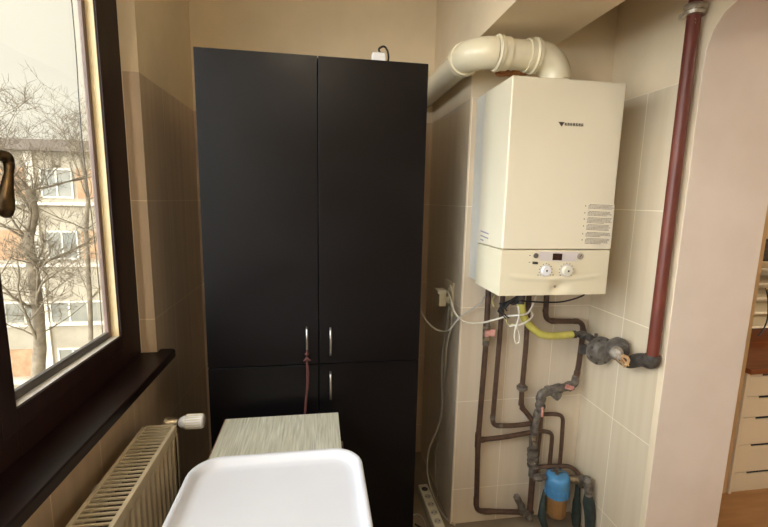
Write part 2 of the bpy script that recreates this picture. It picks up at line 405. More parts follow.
cab_door(CX0, gx-.0015, .075, ZD-.002, 0, None, None); cab_door(gx+.0015, CX1, .075, ZD-.002, *h3)
# ribbon tied on the upper left handle
rb = MB(); yy = CYF-.028
def rpt(px, py, dy=0): p = PY(px, py, yy+dy); return p
rb.spline([rpt(307.2, 350), rpt(307, 357), rpt(306.6, 362), rpt(307.2, 375), rpt(307, 388), rpt(305.8, 400), rpt(305, 410), rpt(305.2, 425)], .0034, 8)
rb.spline([rpt(307, 360, -.006), rpt(308.6, 372, -.004), rpt(308.2, 386, -.004), rpt(306.6, 398, -.004), rpt(306, 412, -.003)], .0026, 8)
rb.ball(rpt(307, 359, -.004), .008, sc=(1, .8, .8)); rb.tube([rpt(303.8, 361, -.006), rpt(307, 359.5, -.01), rpt(310.5, 360.5, -.006)], .004)
rb.tube([(h1[0]-.007, CYF-.028, h1[1]+.012), (h1[0], CYF-.034, h1[1]+.009), (h1[0]+.007, CYF-.028, h1[1]+.012)], .003)
tag(obj('ribbon', rb, M_ribbon, angle=80), 'red brown ribbon tied to a black cabinet door handle', 'ribbon')
# plug adapter on top of the cabinet
ad = thing('power_adapter', 'small white adapter lying on top of the black cabinet', 'adapter', tuple(PY(379, 64, 1.6)[:2])+(CT-.002,))
a0 = PY(379, 60, 1.6)
obj('body', MB().box(a0.x-.026, a0.x+.024, 1.585, 1.62, CT-.002, CT+.040), M_white, ad, bevel=.005)
cbl = MB().spline([(a0.x+.005, 1.60, CT+.038), PY(379, 49, 1.6), PY(384, 46.5, 1.6), PY(387.5, 51, 1.605), PY(388.5, 58, 1.61), (PY(389, 60, 1.62).x, 1.64, CT+.003), (.33, 1.8, CT+.003), (.35, 2.05, CT+.003), (.37, 2.2, CT-.1), (.38, 2.25, CT-.5)], .0038)
obj('cable', cbl, M_cableb, ad)

# ------------------------------------------------------------------ low wooden cabinet
WZ = Z(-.80)
wc = thing('low_cabinet', 'low cabinet with pale grey wood top before the black cabinet', 'cabinet', (-.13, 1.2, 0))
wx0, wx1, wy0, wy1 = -.335, .073, .98, 1.482
obj('top', MB().box(wx0, wx1, wy0, wy1, WZ-.016, WZ), M_oak, wc, bevel=.001)
obj('edge_band', MB().box(wx0-.003, wx0-.0002, wy0, wy1, WZ-.016, WZ-.0005), M_oakedge, wc)
b = MB().box(wx0+.006, wx0+.022, wy0+.02, wy1-.01, .0, WZ-.016).box(wx1-.022, wx1-.006, wy0+.02, wy1-.01, .0, WZ-.016).box(wx0+.022, wx1-.022, wy1-.02, wy1-.012, .05, WZ-.016).box(wx0+.022, wx1-.022, wy0+.03, wy1-.02, .05, .066)
obj('body', b, M_body, wc)
obj('door', MB().box(wx0+.006, wx1-.006, wy0+.002, wy0+.019, .05, WZ-.02), M_oak, wc, bevel=.001)
obj('corner_bracket', MB().box(wx1-.006, wx1+.010, 1.30, 1.34, WZ-.075, WZ-.03), M_body, wc, bevel=.002)

# ------------------------------------------------------------------ white tray table
TZ = Z(-.70)
tt = thing('tray_table', 'small white plastic table with raised tray rim, nearest the viewer', 'table', (-.1, .8, 0))
def rrect(x0, x1, y0, y1, r, z, n=8):
    out = []
    for cx, cy_, a0_ in ((x1-r, y1-r, 0), (x0+r, y1-r, 90), (x0+r, y0+r, 180), (x1-r, y0+r, 270)):
        for i in range(n+1):
            a = math.radians(a0_+90*i/n); out.append(Vector((cx+r*math.cos(a), cy_+r*math.sin(a), z)))
    return out
tx0, tx1, ty0, ty1 = -.334, .116, .50, 1.098
def rr(ins, z, extra=0): return rrect(tx0+ins, tx1-ins, ty0+ins, ty1-ins, max(.075-ins*.8, .02), TZ+z)
tr = MB().rings([rr(.012, -.030), rr(.004, -.026), rr(.0, -.012), rr(.0, -.003), rr(.003, 0), rr(.010, .0), rr(.014, -.004), rr(.022, -.015), rr(.030, -.019), rr(.045, -.020)], 0, True)
obj('tray_top', tr, M_tray, tt, angle=60)
for lx, ly in ((tx0+.06, ty0+.06), (tx1-.06, ty0+.06), (tx0+.06, ty1-.17), (tx1-.06, ty1-.17)):
    obj('leg', MB().tube([(lx, ly, TZ-.028), (lx, ly, 0)], .014, n=14), M_tray, tt)
obj('leg_frame', MB().tube([(tx0+.06, ty0+.06, .2), (tx1-.06, ty0+.06, .2), (tx1-.06, ty1-.17, .2), (tx0+.06, ty1-.17, .2), (tx0+.06, ty0+.062, .2)], .009, .02, 10), M_white, tt)

# ------------------------------------------------------------------ radiator
rd = thing('radiator', 'cream panel radiator with top grille under the window sill', 'radiator', (-.515, .85, .2))
RZ = Z(-.75); rx0, rx1, ry0, ry1 = -.573, -.466, -.15, 1.378; rz0 = RZ-.58
def ribbed(x, s):                                     # pressed channel panel
    pts = []; y = ry0+.02; pitch = .0335
    prof = [(0, 0), (.006, 0), (.010, -.006), (.0235, -.006), (.0275, 0)]
    while y < ry1-.03:
        for dy, dx in prof: pts.append((y+dy, dx*s))
        y += pitch
    pts.append((ry1-.012, 0))
    up = [Vector((x+d, yy_, RZ-.03)) for yy_, d in pts]; lo = [Vector((x+d, yy_, rz0+.03)) for yy_, d in pts]
    inner_u = [Vector((x-.014*s, yy_, RZ-.03)) for yy_, d in reversed(pts)]; inner_l = [Vector((x-.014*s, yy_, rz0+.03)) for yy_, d in reversed(pts)]
    return MB().rings([lo+inner_l, up+inner_u], 0, True)
obj('front_panel', ribbed(rx1-.001, 1), M_rad, rd, angle=25)
obj('rear_panel', ribbed(rx0+.001, -1), M_rad, rd, angle=25)
fr = MB()
fr.box(rx1-.012, rx1, ry0, ry1, RZ-.032, RZ).box(rx0, rx0+.012, ry0, ry1, RZ-.032, RZ)
fr.box(rx0+.012, rx1-.012, ry1-.006, ry1, RZ-.58, RZ).box(rx0+.012, rx1-.012, ry0, ry0+.006, RZ-.58, RZ).box(rx1-.012, rx1, ry0, ry1, rz0, rz0+.032).box(rx0, rx0+.012, ry0, ry1, rz0, rz0+.032)
fr.box(rx1-.012, rx1, ry1-.012, ry1, rz0, RZ).box(rx0, rx0+.012, ry1-.012, ry1, rz0, RZ)
obj('casing', fr, M_rad, rd, bevel=.002)
gl = MB(); y = ry0+.014
while y < ry1-.012:
    gl.box(rx0+.010, rx1-.010, y-.0026, y+.0026, RZ-.006, RZ-.0015); y += .0172
obj('top_grille', gl, M_rad, rd, smooth=False)
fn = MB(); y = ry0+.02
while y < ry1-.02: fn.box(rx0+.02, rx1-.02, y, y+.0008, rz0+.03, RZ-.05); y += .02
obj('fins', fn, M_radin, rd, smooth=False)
for yy_ in (.1, 1.15): obj('wall_bracket', MB().box(XL+.001, rx0+.006, yy_, yy_+.03, rz0+.1, RZ-.06), M_rad, rd)
# feed along the wall and the thermostatic valve at the far end
vb = MB(); vc = PX(183, 424, -.46); vy = vc.y; vz = vc.z
vy = ry1+.052; v0 = Vector((-.49, vy, PY(185, 422, vy).z))
vb.tube([(-.52, ry1, v0.z), (-.52, vy, v0.z)], .011, n=12).lathe([(.014, -.016), (.019, -.012), (.019, .012), (.015, .02), (.0165, .03)], (-.51, vy, v0.z), (1, 0, 0), 16)
vb.tube([(-.52, vy, v0.z), (-.52, vy, 0)], .009, .03, 10)
val = obj('valve', vb, M_brassn, rd)
tx = PY(182, 421, vy).x; te = PY(204, 421, vy).x
th = MB(); L = te-tx; o_ = Vector((tx, vy, v0.z))
th.lathe([(.012, -.01), (.019, 0), (.021, .006), (.021, .014), (.0235, .016), (.0245, L*.5), (.0235, L-.004), (.020, L), (0, L)], o_, (1, .0, .0), 28)
tho = obj('thermostat_head', th, M_white, val)
ri = MB()
for i in range(18):
    a = 2*math.pi*i/18; rr_ = .0243
    ri.obox(o_+Vector((L*.55, rr_*math.cos(a), rr_*math.sin(a))), (L*.36, 0, 0), (0, .0012*math.cos(a), .0012*math.sin(a)), (0, -.0015*math.sin(a), .0015*math.cos(a)))
k_ = MB(); k_ = ri; k2 = len(tho.data.vertices)
obj('grip_ribs', ri, M_whiteold, val)

# ------------------------------------------------------------------ boiler
BX0, BX1, BYF, BYB = .664, 1.102, 1.422, YF
BZ1, BZ0, BZS = Z(.436), Z(-.343), Z(-.170)
bo = thing('boiler', 'white wall-hung gas boiler with warning label and two dials', 'boiler', (.88, 1.58, BZ0))
cas = MB()
cas.box(BX0, BX1, BYF, 1.66, BZS+.0012, BZ1)
obj('casing', cas, M_boiler, bo, bevel=.006, seg=3)
obj('chassis', MB().box(BX0+.001, BX1-.001, 1.66, BYB, BZ0+.012, BZ1-.004), M_boilerb, bo, bevel=.002)
# lower control panel: slight outward bow with a pressed dimple
lp = MB(); nx_, nz_ = 56, 28; rows = []
lpy = lambda u, v: BYF - .0035*math.exp(-((v-.36-.1*(2*u-1)**2)/.04)**2)*math.exp(-(max(0, abs(2*u-1)-.7)/.12)**2) + .013*math.exp(-(((u-.55)/.075)**2+((v-.17)/.11)**2))
rows = [[Vector((BX0+(BX1-BX0)*i/nx_, lpy(i/nx_, j/nz_) if 0 < i < nx_ and 0 < j < nz_ else BYF, BZ0+(BZS-.0012-BZ0)*j/nz_)) for i in range(nx_+1)] for j in range(nz_+1)]
vs = [p for r in rows for p in r]; fs = [(j*(nx_+1)+i, j*(nx_+1)+i+1, (j+1)*(nx_+1)+i+1, (j+1)*(nx_+1)+i) for j in range(nz_) for i in range(nx_)]
k = len(vs); ring_ = [i for i in range(nx_+1)] + [(j+1)*(nx_+1)-1 for j in range(1, nz_+1)] + [nz_*(nx_+1)+i for i in range(nx_-1, -1, -1)] + [j*(nx_+1) for j in range(nz_-1, 0, -1)]
vs += [Vector((vs[i].x, 1.66, vs[i].z)) for i in ring_]
fs += [(ring_[i], ring_[(i+1) % len(ring_)], k+(i+1) % len(ring_), k+i) for i in range(len(ring_))] + [tuple(k+i for i in reversed(range(len(ring_))))]
lp.add(vs, fs); pan = obj('control_panel', lp, M_panel, bo, angle=40)
def on(px, py, dy=0): return PY(px, py, BYF-dy)
def fplate(pts, dy, th_): return MB().prism([on(px, py, dy) for px, py in pts], (0, -th_, 0))
obj('panel_field', fplate([(539.5, 251.5), (578.5, 252), (576, 261.5), (552, 261), (539, 260.5)], .0, .0012), M_panelgrey, pan)
obj('display', fplate([(553, 253.4), (562.3, 253.6), (561.5, 260.3), (552.4, 260)], .001, .0014), M_screen, pan)
def dial(px, py, r, h, dark, n=28):
    c = on(px, py)
    base = MB().lathe([(r*1.25, 0), (r*1.25, .001), (0, .001)], c, (0, -1, 0), n)
    pb = obj('dial_ring', base, M_panelgrey, pan)
    kb = MB().lathe([(r, .001), (r, h*.5), (r*.9, h), (0, h)], c, (0, -1, 0), n)
    kk = obj('knob', kb, M_white if not dark else M_whiteold, pan)
    tk = MB()
    for i in range(11):
        a = math.radians(-130+26*i); q = c+Vector((math.sin(a)*r*1.42, -.0004, math.cos(a)*r*1.42)); tk.box(q.x-.0014, q.x+.0014, q.y-.0006, q.y+.0004, q.z-.0014, q.z+.0014)
    obj('tick_marks', tk, M_ink, pan)
    pt = MB().box(c.x-.0035, c.x+.0025, c.y-h-.0008, c.y-h, c.z-.003, c.z+.004); obj('pointer', pt, M_ink, pan)
dial(545.6, 270.6, .0185, .010, False); dial(566.2, 270.6, .0200, .016, True)
c_ = on(580.2, 256); obj('pressure_gauge', MB().lathe([(.0125, 0), (.0125, .003), (.0105, .0035), (.0105, .002), (0, .002)], c_, (0, -1, 0), 24), M_meterlt, pan)
obj('gauge_needle', MB().obox(c_+Vector((.001, -.0028, .001)), (.004, 0, .005), (0, .0004, 0), (-.0008, 0, .0008)), M_ink, pan)
c_ = on(535.8, 255.6); obj('button', MB().lathe([(.0098, 0), (.0095, .003), (.007, .005), (0, .005)], c_, (0, -1, 0), 20), M_meter, pan)
obj('switch', fplate([(532.5, 261.5), (537.5, 261.8), (537.5, 264.2), (532.5, 263.9)], 0, .003), M_iron, pan)
for px, py in ((530, 255.5), (529.5, 262.3), (538, 275), (553, 275), (560, 275)):
    p = on(px, py); obj('print_mark', MB().box(p.x-.003, p.x+.003, p.y-.0006, p.y+.0002, p.z-.0012, p.z+.0012), M_ink, pan)
c_ = on(556.2, 287.0)+Vector((0, .010, 0)); obj('status_lamp', MB().lathe([(.005, -.004), (.005, .001), (.003, .002), (0, .002)], c_, (0, -1, 0), 16), M_meterlt, pan)
# emblem: triangle and a short row of heavy letters too small to read
lg = MB().prism([on(558.4, 121.8), on(564.6, 122.2), on(561.5, 126.6)], (0, -.001, 0))
x = 564.8
for i in range(7):
    w = 2.25; y0_ = 122.9+.11*i
    for a, b_, c1, d1 in ((0, .62, 0, 2.9), (0, 1.85, 0, .75), (0, 1.85, 1.2, 1.8), (1.2, 1.85, (0 if i % 2 else 1.2), 2.9)):
        lg.prism([on(x+a, y0_+c1), on(x+b_, y0_+c1), on(x+b_, y0_+d1), on(x+a, y0_+d1)], (0, -.0008, 0))
    x += w+.5
obj('emblem', lg, M_ink, bo, smooth=False)
# warning label: seven paragraphs of fine print beside small marks
wlb = obj('warning_label', fplate([(587.5, 203.2), (614.8, 204.6), (610.2, 249), (582.8, 247.8)], .0, .0006), M_label, bo)
pr = MB(); random.seed(3)
def lerp(a, b_, t): return a+(b_-a)*t
def lab(u, v): return (lerp(lerp(587.5, 614.8, u), lerp(582.8, 610.2, u), v), lerp(lerp(203.2, 204.6, u), lerp(247.8, 249, u), v))
paras = [(4, .02), (4, .175), (5, .315), (5, .47), (4, .645), (5, .78)]
for n_, v0_ in paras:
    for j in range(n_):
        v = v0_+j*.0275; u = .05 if j else .09; end = (.55+.4*random.random()) if j == n_-1 else .97-.12*random.random()
        while u < end:
            w = .03+.07*random.random(); u2 = min(u+w, end)
            pr.prism([on(*lab(u, v), .0006), on(*lab(u2, v), .0006), on(*lab(u2, v+.012), .0006), on(*lab(u, v+.012), .0006)], (0, -.0004, 0)); u = u2+.014
    p = lab(-.06, v0_+.04)
    pr.prism([on(p[0]-.7, p[1]+.6, 0), on(p[0]+.7, p[1]+.6, 0), on(p[0], p[1]-.8, 0)], (0, -.0008, 0))
obj('fine_print', pr, M_inksoft, wlb, smooth=False)
# rating sticker on the left flank
def sd(px, py, d=0): return PX(px, py, BX0-d)
stk_ = obj('side_sticker', MB().prism([sd(479.6, 227.5), sd(489.6, 231.2), sd(488.6, 244.2), sd(479.0, 240.4)], (-.0008, 0, 0)), M_label, bo)
pr = MB()
for (a, c0, b_, d0) in ((480.6, 230.2, 488.6, 233.2), (480.5, 234.6, 488.3, 237.8), (480.4, 238.5, 483.5, 239.8)):
    pr.prism([sd(a, c0, .0008), sd(b_, d0, .0008), sd(b_, d0+1.5, .0008), sd(a, c0+1.3, .0008)], (-.0004, 0, 0))
obj('print_mark', pr, mat('violet grey print', (158, 150, 166), .6), stk_, smooth=False)
# dark burner tray and stubs underneath
und_ = MB().box(BX0+.03, BX1-.03, 1.47, 1.70, BZ0-.004, BZ0+.013)
obj('underside', und_, M_iron, bo)

# ------------------------------------------------------------------ flue
FY = 1.565; FR = .056
fz = PY(500, 53.5, FY).z; fx = PY(556.5, 70, FY).x; flx = .568
fl = thing('flue_pipe', 'thick cream flue pipe bending from boiler top to the back wall', 'pipe', (fx, FY, BZ1))
A = Vector((fx, FY, fz)); B_ = Vector((flx, FY, fz)); EB = .105
def elbow(pc, din, dout, r, R):
    pts = []; a = pc-din*R; c = pc+dout*R; ctr = pc-din*R+dout*R
    for i in range(13):
        t = math.pi/2*i/12; pts.append(ctr - dout*R*math.cos(t) + din*R*math.sin(t))
    return MB().tube(pts, r, 0, 28)
up, lf, bk = Vector((0, 0, 1)), Vector((-1, 0, 0)), Vector((0, 1, 0))
RB = .085
obj('elbow', elbow(A, up, lf, FR, RB), M_flue, fl, angle=50)
obj('boiler_stub', MB().tube([(fx, FY, BZ1), (fx, FY, fz-RB)], FR), M_flue, fl) if fz-RB > BZ1 else None
obj('straight_section', MB().tube([A+lf*RB, B_-lf*RB], FR-.003, n=28), M_flue, fl)
obj('elbow', elbow(B_, lf, bk, FR, RB), M_flue, fl, angle=50)
obj('straight_section', MB().tube([B_+bk*RB, (flx, YB, fz)], FR-.003, n=28), M_flue, fl)
def collar(p, d, w=.022): obj('collar', MB().lathe([(FR-.004, -w/2), (FR+.006, -w/2), (FR+.008, -w/4), (FR+.006, 0), (FR+.009, w/4), (FR+.006, w/2), (FR-.004, w/2)], p, d, 28), M_flue, fl, angle=50)
def sleeve(a, b_): obj('sleeve', MB().tube([a, b_], FR+.003, n=28), M_flue, fl)
sleeve(A+lf*RB, A+lf*(RB+.045)); sleeve(B_-lf*RB, B_-lf*(RB+.05))
collar(A+lf*(RB+.012), lf); collar(B_-lf*(RB+.012), lf); collar(B_+bk*(RB+.006), bk)
for px, py in ((548, 50), (564, 71)):
    c_ = PY(px, py, FY-FR*.75); obj('test_plug', MB().lathe([(.006, -.01), (.006, .003), (.004, .005), (0, .005)], c_, (.2, -1, .3), 12), M_flue, fl)
# orange foam left behind the flue
random.seed(5); fo = MB()
for i in range(14):
    p = PY(499+2.4*i, 73-.02*i+random.uniform(-1, 1), 1.735); fo.ball(p, random.uniform(.010, .016), sc=(1.2, .9, .8), n=8)
tag(obj('foam_strip', fo, M_foam), 'orange brown strip of old foam on the wall behind the flue', 'foam')

# ------------------------------------------------------------------ pipes on the tiled face
PYL = 1.70; PR = .0125
def PP(px, py, y=PYL): return PY(px, py, y)
def vstraight(a, b_, y=PYL): p, q = PP(*a, y), PP(*b_, y); return p, q
def socks(parent, m, lst, n=12):
    for a, b_, r in lst: obj('coupling', MB().tube([PP(*a), PP(*b_)], r, n=n), m, parent)
# A: long left pipe with valve, tee and foot
pa = thing('heating_pipe', 'brown pipe with red-levered valve, leftmost below the boiler', 'pipe', tuple(PP(476, 508)))
tA = (487.8, 292); obj('pipe', MB().tube([Vector((PP(488.2, 292).x, PYL, BZ0+.02)), PP(486.8, 322), PP(485.8, 345), PP(478, 440), PP(476.2, 511), PP(519, 512)], PR, .035, 12), M_pipe, pa)
obj('branch_pipe', MB().tube([PP(478, 440), PP(505, 437), PP(533, 432)], PR*.92, .03, 12), M_pipe, pa)
socks(pa, M_pipe, [((478.4, 433), (477.6, 447), .0145), ((478, 440), (484, 439.4), .0135), ((476.3, 497), (476.2, 505), .0135), ((484, 511.4), (491, 511.4), .0135)])
socks(pa, M_fit, [((486.8, 321.5), (486.5, 327), .016), ((486.2, 339), (485.8, 345), .0165)], 8)
f_ = MB(); f_.tube([PP(486.6, 326), PP(486.2, 340)], .0175, n=14); f_.ball(PP(487.5, 333, PYL-.018), .014)
vl = obj('valve', f_, M_brassn, pa)
f_ = MB(); f_.obox(PP(490, 333, PYL-.035), (.022, 0, .003), (0, .006, 0), (0, 0, .013)); f_.ball(PP(494, 333, PYL-.036), .015, sc=(.6, .5, 1.3)); f_.tube([PP(487.5, 333, PYL-.01), PP(487.5, 333, PYL-.036)], .006)
obj('lever', f_, M_redh, vl)
# B: second pipe turning right
pb_ = thing('heating_pipe', 'brown pipe second from left, turning right above the branch', 'pipe', tuple(PP(492, 424)))
obj('pipe', MB().tube([Vector((PP(502.8, 296).x, PYL-.004, BZ0+.02)), PP(499, 345), PP(492.2, 425.8), PP(515, 425.6), PP(531, 423.5)], PR*.92, .035, 12), M_pipe, pb_)
socks(pb_, M_fit, [((492.8, 415), (492.5, 419), .0125), ((498, 425.7), (502, 425.6), .0125)])
# C: third pipe with union nut
pc_ = thing('heating_pipe', 'brown pipe with union nut hanging under the yellow hose', 'pipe', tuple(PP(532, 422)))
obj('pipe', MB().tube([Vector((PP(528.6, 298).x, PYL, BZ0+.02)), PP(526, 345), PP(522, 388), PP(521, 406), PP(532.5, 420.5), PP(533.5, 428)], PR*.95, .03, 12), M_pipe, pc_)
f_ = MB(); un = (PP(521.9, 392)-PP(522.3, 384)).normalized()
f_.lathe([(.014, -.018), (.018, -.014), (.018, -.007), (.026, -.006), (.026, .006), (.018, .007), (.018, .013), (.013, .018)], PP(522, 387.6), un, 8); obj('union_nut', f_, M_fit, pc_)
socks(pc_, M_pipe, [((521.3, 401), (521, 405), .013), ((521.8, 407.5), (524.5, 410.5), .013)])
# D: cold feed from boiler, right side, down through valves
pd = thing('water_feed_pipe', 'brown pipe stepping right, then down through grey valves to the floor', 'pipe', tuple(PP(529, 512)))
obj('pipe', MB().tube([Vector((PP(546, 297).x, PYL, BZ0+.02)), PP(545.2, 321), PP(564, 321), PP(583.4, 321.5), PP(582.4, 338), PP(578.5, 366), PP(575.6, 381)], PR*.98, .04, 12), M_pipe, pd)
socks(pd, M_pipe, [((545.6, 309), (545.4, 312), .0135), ((551, 321), (555, 321), .0135), ((574, 321.2), (578, 321.3), .0135), ((583.3, 329), (583, 333), .0135), ((577.5, 371), (576, 378), .0145)])
f_ = MB(); yv = PYL-.006
f_.tube([PP(575.8, 376, yv), PP(575, 383, yv), PP(569.5, 386.6, yv), PP(553, 389, yv), PP(541.2, 394, yv), PP(540.2, 404, yv), PP(539.5, 414, yv)], [.0155, .018, .018, .020, .0205, .0195, .0185], .012, 14)
for a, c in (((571.5, 385.2), (567.5, 387.0)), ((560.5, 388), (556.5, 388.8)), ((550, 390), (546.5, 391.2)), ((541, 397), (540.6, 400)), ((540.3, 404.5), (540, 407))): f_.tube([PP(*a, yv), PP(*c, yv)], .024, n=8)
f_.tube([PP(549, 390.5, yv), PP(557.5, 396, yv-.014)], .018, n=12); f_.tube([PP(555.5, 394.6, yv-.012), PP(559, 397.2, yv-.018)], .021, n=8)
stn = obj('strainer', f_, M_fit, pd)
f_ = MB(); f_.tube([PP(568, 385.5, yv-.012), PP(568, 387, yv-.034)], .006); f_.obox(PP(569.5, 387.5, yv-.036), (.020, 0, -.006), (0, .003, 0), (.003, 0, .009)); obj('lever', f_, M_redh, stn)
f_ = MB(); f_.tube([PP(538.4, 411, yv), PP(535.8, 421, yv), PP(534.2, 428, yv), PP(533.8, 438, yv)], [.019, .0175, .0185, .018], 0, 14)
f_.tube([PP(534.6, 424.5, yv), PP(534.3, 429, yv)], .0195, n=8); f_.tube([PP(534, 432, yv), PP(533.4, 447, yv)], .0205, n=14)
f_.tube([PP(533, 449, yv), PP(532.8, 463, yv)], .0245, n=16)
for y_ in (449.5, 454.5, 460, 464): f_.tube([PP(533, y_, yv), PP(533, y_+2, yv)], .0275, n=16)
f_.tube([PP(532.7, 463, yv), PP(531.8, 476, yv)], .017, n=12)
cv = obj('check_valve', f_, M_fit, pd)
f_ = MB(); f_.tube([PP(541.6, 408, yv-.012), PP(542.4, 409, yv-.034)], .005); f_.obox(PP(542.4, 412, yv-.036), (.004, 0, .001), (0, .003, 0), (-.001, 0, .022)); obj('lever', f_, M_redh, cv)
f_ = MB(); f_.obox(PP(533.8, 438.5, yv-.022), (.007, 0, 0), (0, .004, 0), (0, 0, .012)); f_.ball(PP(533.8, 443, yv-.024), .005); obj('lever', f_, M_brassn, cv)
obj('pipe', MB().tube([PP(541, 416, PYL+.006), PP(538.5, 440, PYL+.008), PP(535.5, 466, PYL+.008)], .0125, 0, 12), M_pipe, pd)
obj('riser', MB().tube([PP(532.6, 474), PP(531, 495), PP(529.4, 514)], .0145, 0, 12), M_pipe, pd)
f_ = MB(); f_.tube([PP(530, 511), PP(529, 519)], .019, n=10).tube([PP(520, 511.5), PP(530, 512.5)], .015, n=12)
f_.tube([PP(517.5, 499, PYL-.02), PP(521.5, 506, PYL-.01), PP(521.5, 513)], [.012, .019, .017], 0, 10); f_.tube([PP(516.5, 496.5, PYL-.024), PP(519.5, 503, PYL-.015)], .0165, n=6)
obj('drain_valve', f_, M_fit, pd)
# E, F: two hooked pipes behind
pe = thing('heating_pipe', 'outer of two brown hooked pipes behind the filter', 'pipe', tuple(PP(558, 470)))
obj('pipe', MB().tube([PP(541, 414.6), PP(551, 413.8), PP(563.2, 415), PP(561.5, 445), PP(558.8, 474)], .0095, .05, 12), M_pipe, pe)
pf_ = thing('heating_pipe', 'inner of two brown hooked pipes behind the filter', 'pipe', tuple(PP(548, 470)))
obj('pipe', MB().tube([PP(536, 431.5), PP(543, 431), PP(552.4, 433), PP(551, 450), PP(548.6, 474)], .0098, .045, 12), M_pipe, pf_)
# filter loop
yf = 1.655
fi = thing('water_filter', 'water filter with blue cap and amber bowl near the floor', 'filter', tuple(PP(556, 517, yf)))
obj('bypass_pipe', MB().tube([PP(534.5, 478, yf+.03), PP(536.6, 467, yf+.03), PP(555, 466, yf+.03), PP(571.5, 466, yf+.02), PP(581.5, 477.5, yf)], .0105, .03, 12), M_pipe, fi)
obj('inlet_union', MB().tube([PP(533, 478, yf+.01), PP(545.5, 476.5, yf)], .0145, n=8).tube([PP(536.5, 477.5, yf+.01), PP(541.5, 477, yf)], .019, n=8), M_fit, fi)
cc = PP(557.3, 486, yf); ct, cbm = PP(557.8, 473.5, yf), PP(556.8, 494.5, yf); ax_ = (ct-cbm).normalized(); H = (ct-cbm).length
cap = MB().lathe([(.044, 0), (.053, .004), (.054, H*.3), (.055, H*.42), (.053, H*.46), (.056, H*.55), (.056, H*.82), (.051, H*.95), (.044, H), (0, H)], cbm, ax_, 28)
for i in range(16):
    a = 2*math.pi*i/16; u = ax_.orthogonal().normalized(); w_ = ax_.cross(u); dd = u*math.cos(a)+w_*math.sin(a)
    cap.obox(cbm+ax_*H*.22+dd*.054, dd*.0025, ax_.cross(dd)*.003, ax_*H*.16)
obj('cap', cap, M_blue, fi, angle=50)
bb = PP(555.8, 516, yf); hb = (cbm-bb).length
obj('bowl', MB().lathe([(0, 0), (.024, 0), (.036, .008), (.042, .02), (.046, hb+.004), (0, hb+.004)], bb, (cbm-bb), 28), M_amber, fi)
rbm = MB()
for i in range(16):
    a = 2*math.pi*i/16; u = ax_.orthogonal().normalized(); w_ = ax_.cross(u); dd = u*math.cos(a)+w_*math.sin(a)
    rbm.obox(bb+ax_*(hb*.55)+dd*.0435, dd*.0012, ax_.cross(dd)*.002, ax_*hb*.36)
obj('bowl_ribs', rbm, M_amber, fi)
obj('bleed_screw', MB().tube([PP(557, 474, yf-.01), PP(556.6, 468.8, yf-.01)], .010, n=6).tube([PP(551, 470.6, yf-.012), PP(562, 471.5, yf-.012)], .0045), M_fit, fi)
obj('outlet_union', MB().tube([PP(569, 478.5, yf), PP(585, 481, yf-.03)], .015, n=12).tube([PP(572, 479, yf), PP(576, 479.5, yf)], .020, n=8).tube([PP(580.5, 476, yf-.01), PP(582, 486, yf-.01)], .017, n=8), M_brassn, fi)
fh = thing('drain_hose', 'dark green hose with elbow dropping right of the filter', 'hose', tuple(PP(590, 522, yf)))
yq = 1.57
obj('elbow', MB().tube([PP(581, 479.5, yf-.02), PP(588.5, 479, yq), PP(588.5, 497, yq)], .0175, .02, 12).tube([PP(588, 481, yq), PP(588.5, 490, yq)], .020, n=8), M_fit, fh)
obj('hose', MB().tube([PP(588.3, 495, yq), PP(588.6, 503, yq), PP(590, 517, yq), Vector((PP(590.5, 527, yq).x, yq, .004))], [.018, .026, .024, .018], 0, 14), M_green, fh)
fh = thing('drain_hose', 'dark hose dropping to the floor between the filter and the corner hose', 'hose', tuple(PP(577, 522, yf)))
obj('hose', MB().tube([PP(578, 484, yf), PP(577.2, 497, yf), PP(576.6, 503, yf), PP(576, 518, yf), Vector((PP(576, 527, yf).x, yf, .004))], [.012, .014, .019, .022, .018], 0, 12), M_green, fh)
fh = thing('drain_hose', 'dark green hose left of the filter bowl', 'hose', tuple(PP(543, 522, yf)))
obj('hose', MB().tube([PP(545.5, 490, yf+.04), PP(543, 503, yf+.02), PP(541.5, 516, yf), Vector((PP(545, 527, yf).x, yf-.01, .006))], [.010, .015, .019, .014], 0, 12), M_green, fh)

# ------------------------------------------------------------------ yellow hose, meter, red pipe
ys = 1.60
gh = thing('gas_hose', 'yellow gas hose curving from boiler underside to the meter', 'hose', tuple(PP(576, 335, 1.62)))
obj('hose', MB().spline([Vector((PP(520, 300, ys).x, ys, BZ0+.012)), PP(521.6, 306, ys), PP(523.5, 316, ys), PP(529, 324.5, ys), PP(538, 332.5, ys), PP(546, 335.6, ys), PP(558, 335.8, 1.61), PP(572, 334.4, 1.62)], .0165, 16), M_hose, gh, angle=60)
obj('end_fitting', MB().tube([PP(571, 334.5, 1.62), PP(580, 334, 1.63)], .0135, n=8).tube([PP(573, 334.5, 1.62), PP(575.5, 334.3, 1.62)], .018, n=8), M_iron, gh)
obj('end_fitting', MB().tube([Vector((PP(520, 300, ys).x, ys, BZ0+.0)), PP(520.6, 303.5, ys)], .019, n=8), M_iron, gh)
XM = 1.215
def MX(px, py, x=XM): return PX(px, py, x)
gm = thing('gas_regulator', 'grey round gas regulator on the right wall between hose and red pipe', 'regulator', tuple(MX(606, 362)))
obj('inlet_elbow', MB().tube([PP(579, 334, 1.63), PP(585, 335.5, 1.62), PP(592, 339, 1.585)], .0165, .01, 12).tube([PP(582.5, 334, 1.62), PP(584, 336, 1.62)], .0215, n=8).tube([PP(583, 345, 1.64), PP(583, 353, 1.64)], .017, n=8), M_iron, gm)
dir_ = (MX(618, 353)-MX(594, 345)); dir_.z = 0; dir_ = dir_.normalized()
da = Vector((0, -1, -.02)).normalized()
o_ = MX(600, 350.5, XM-.004)
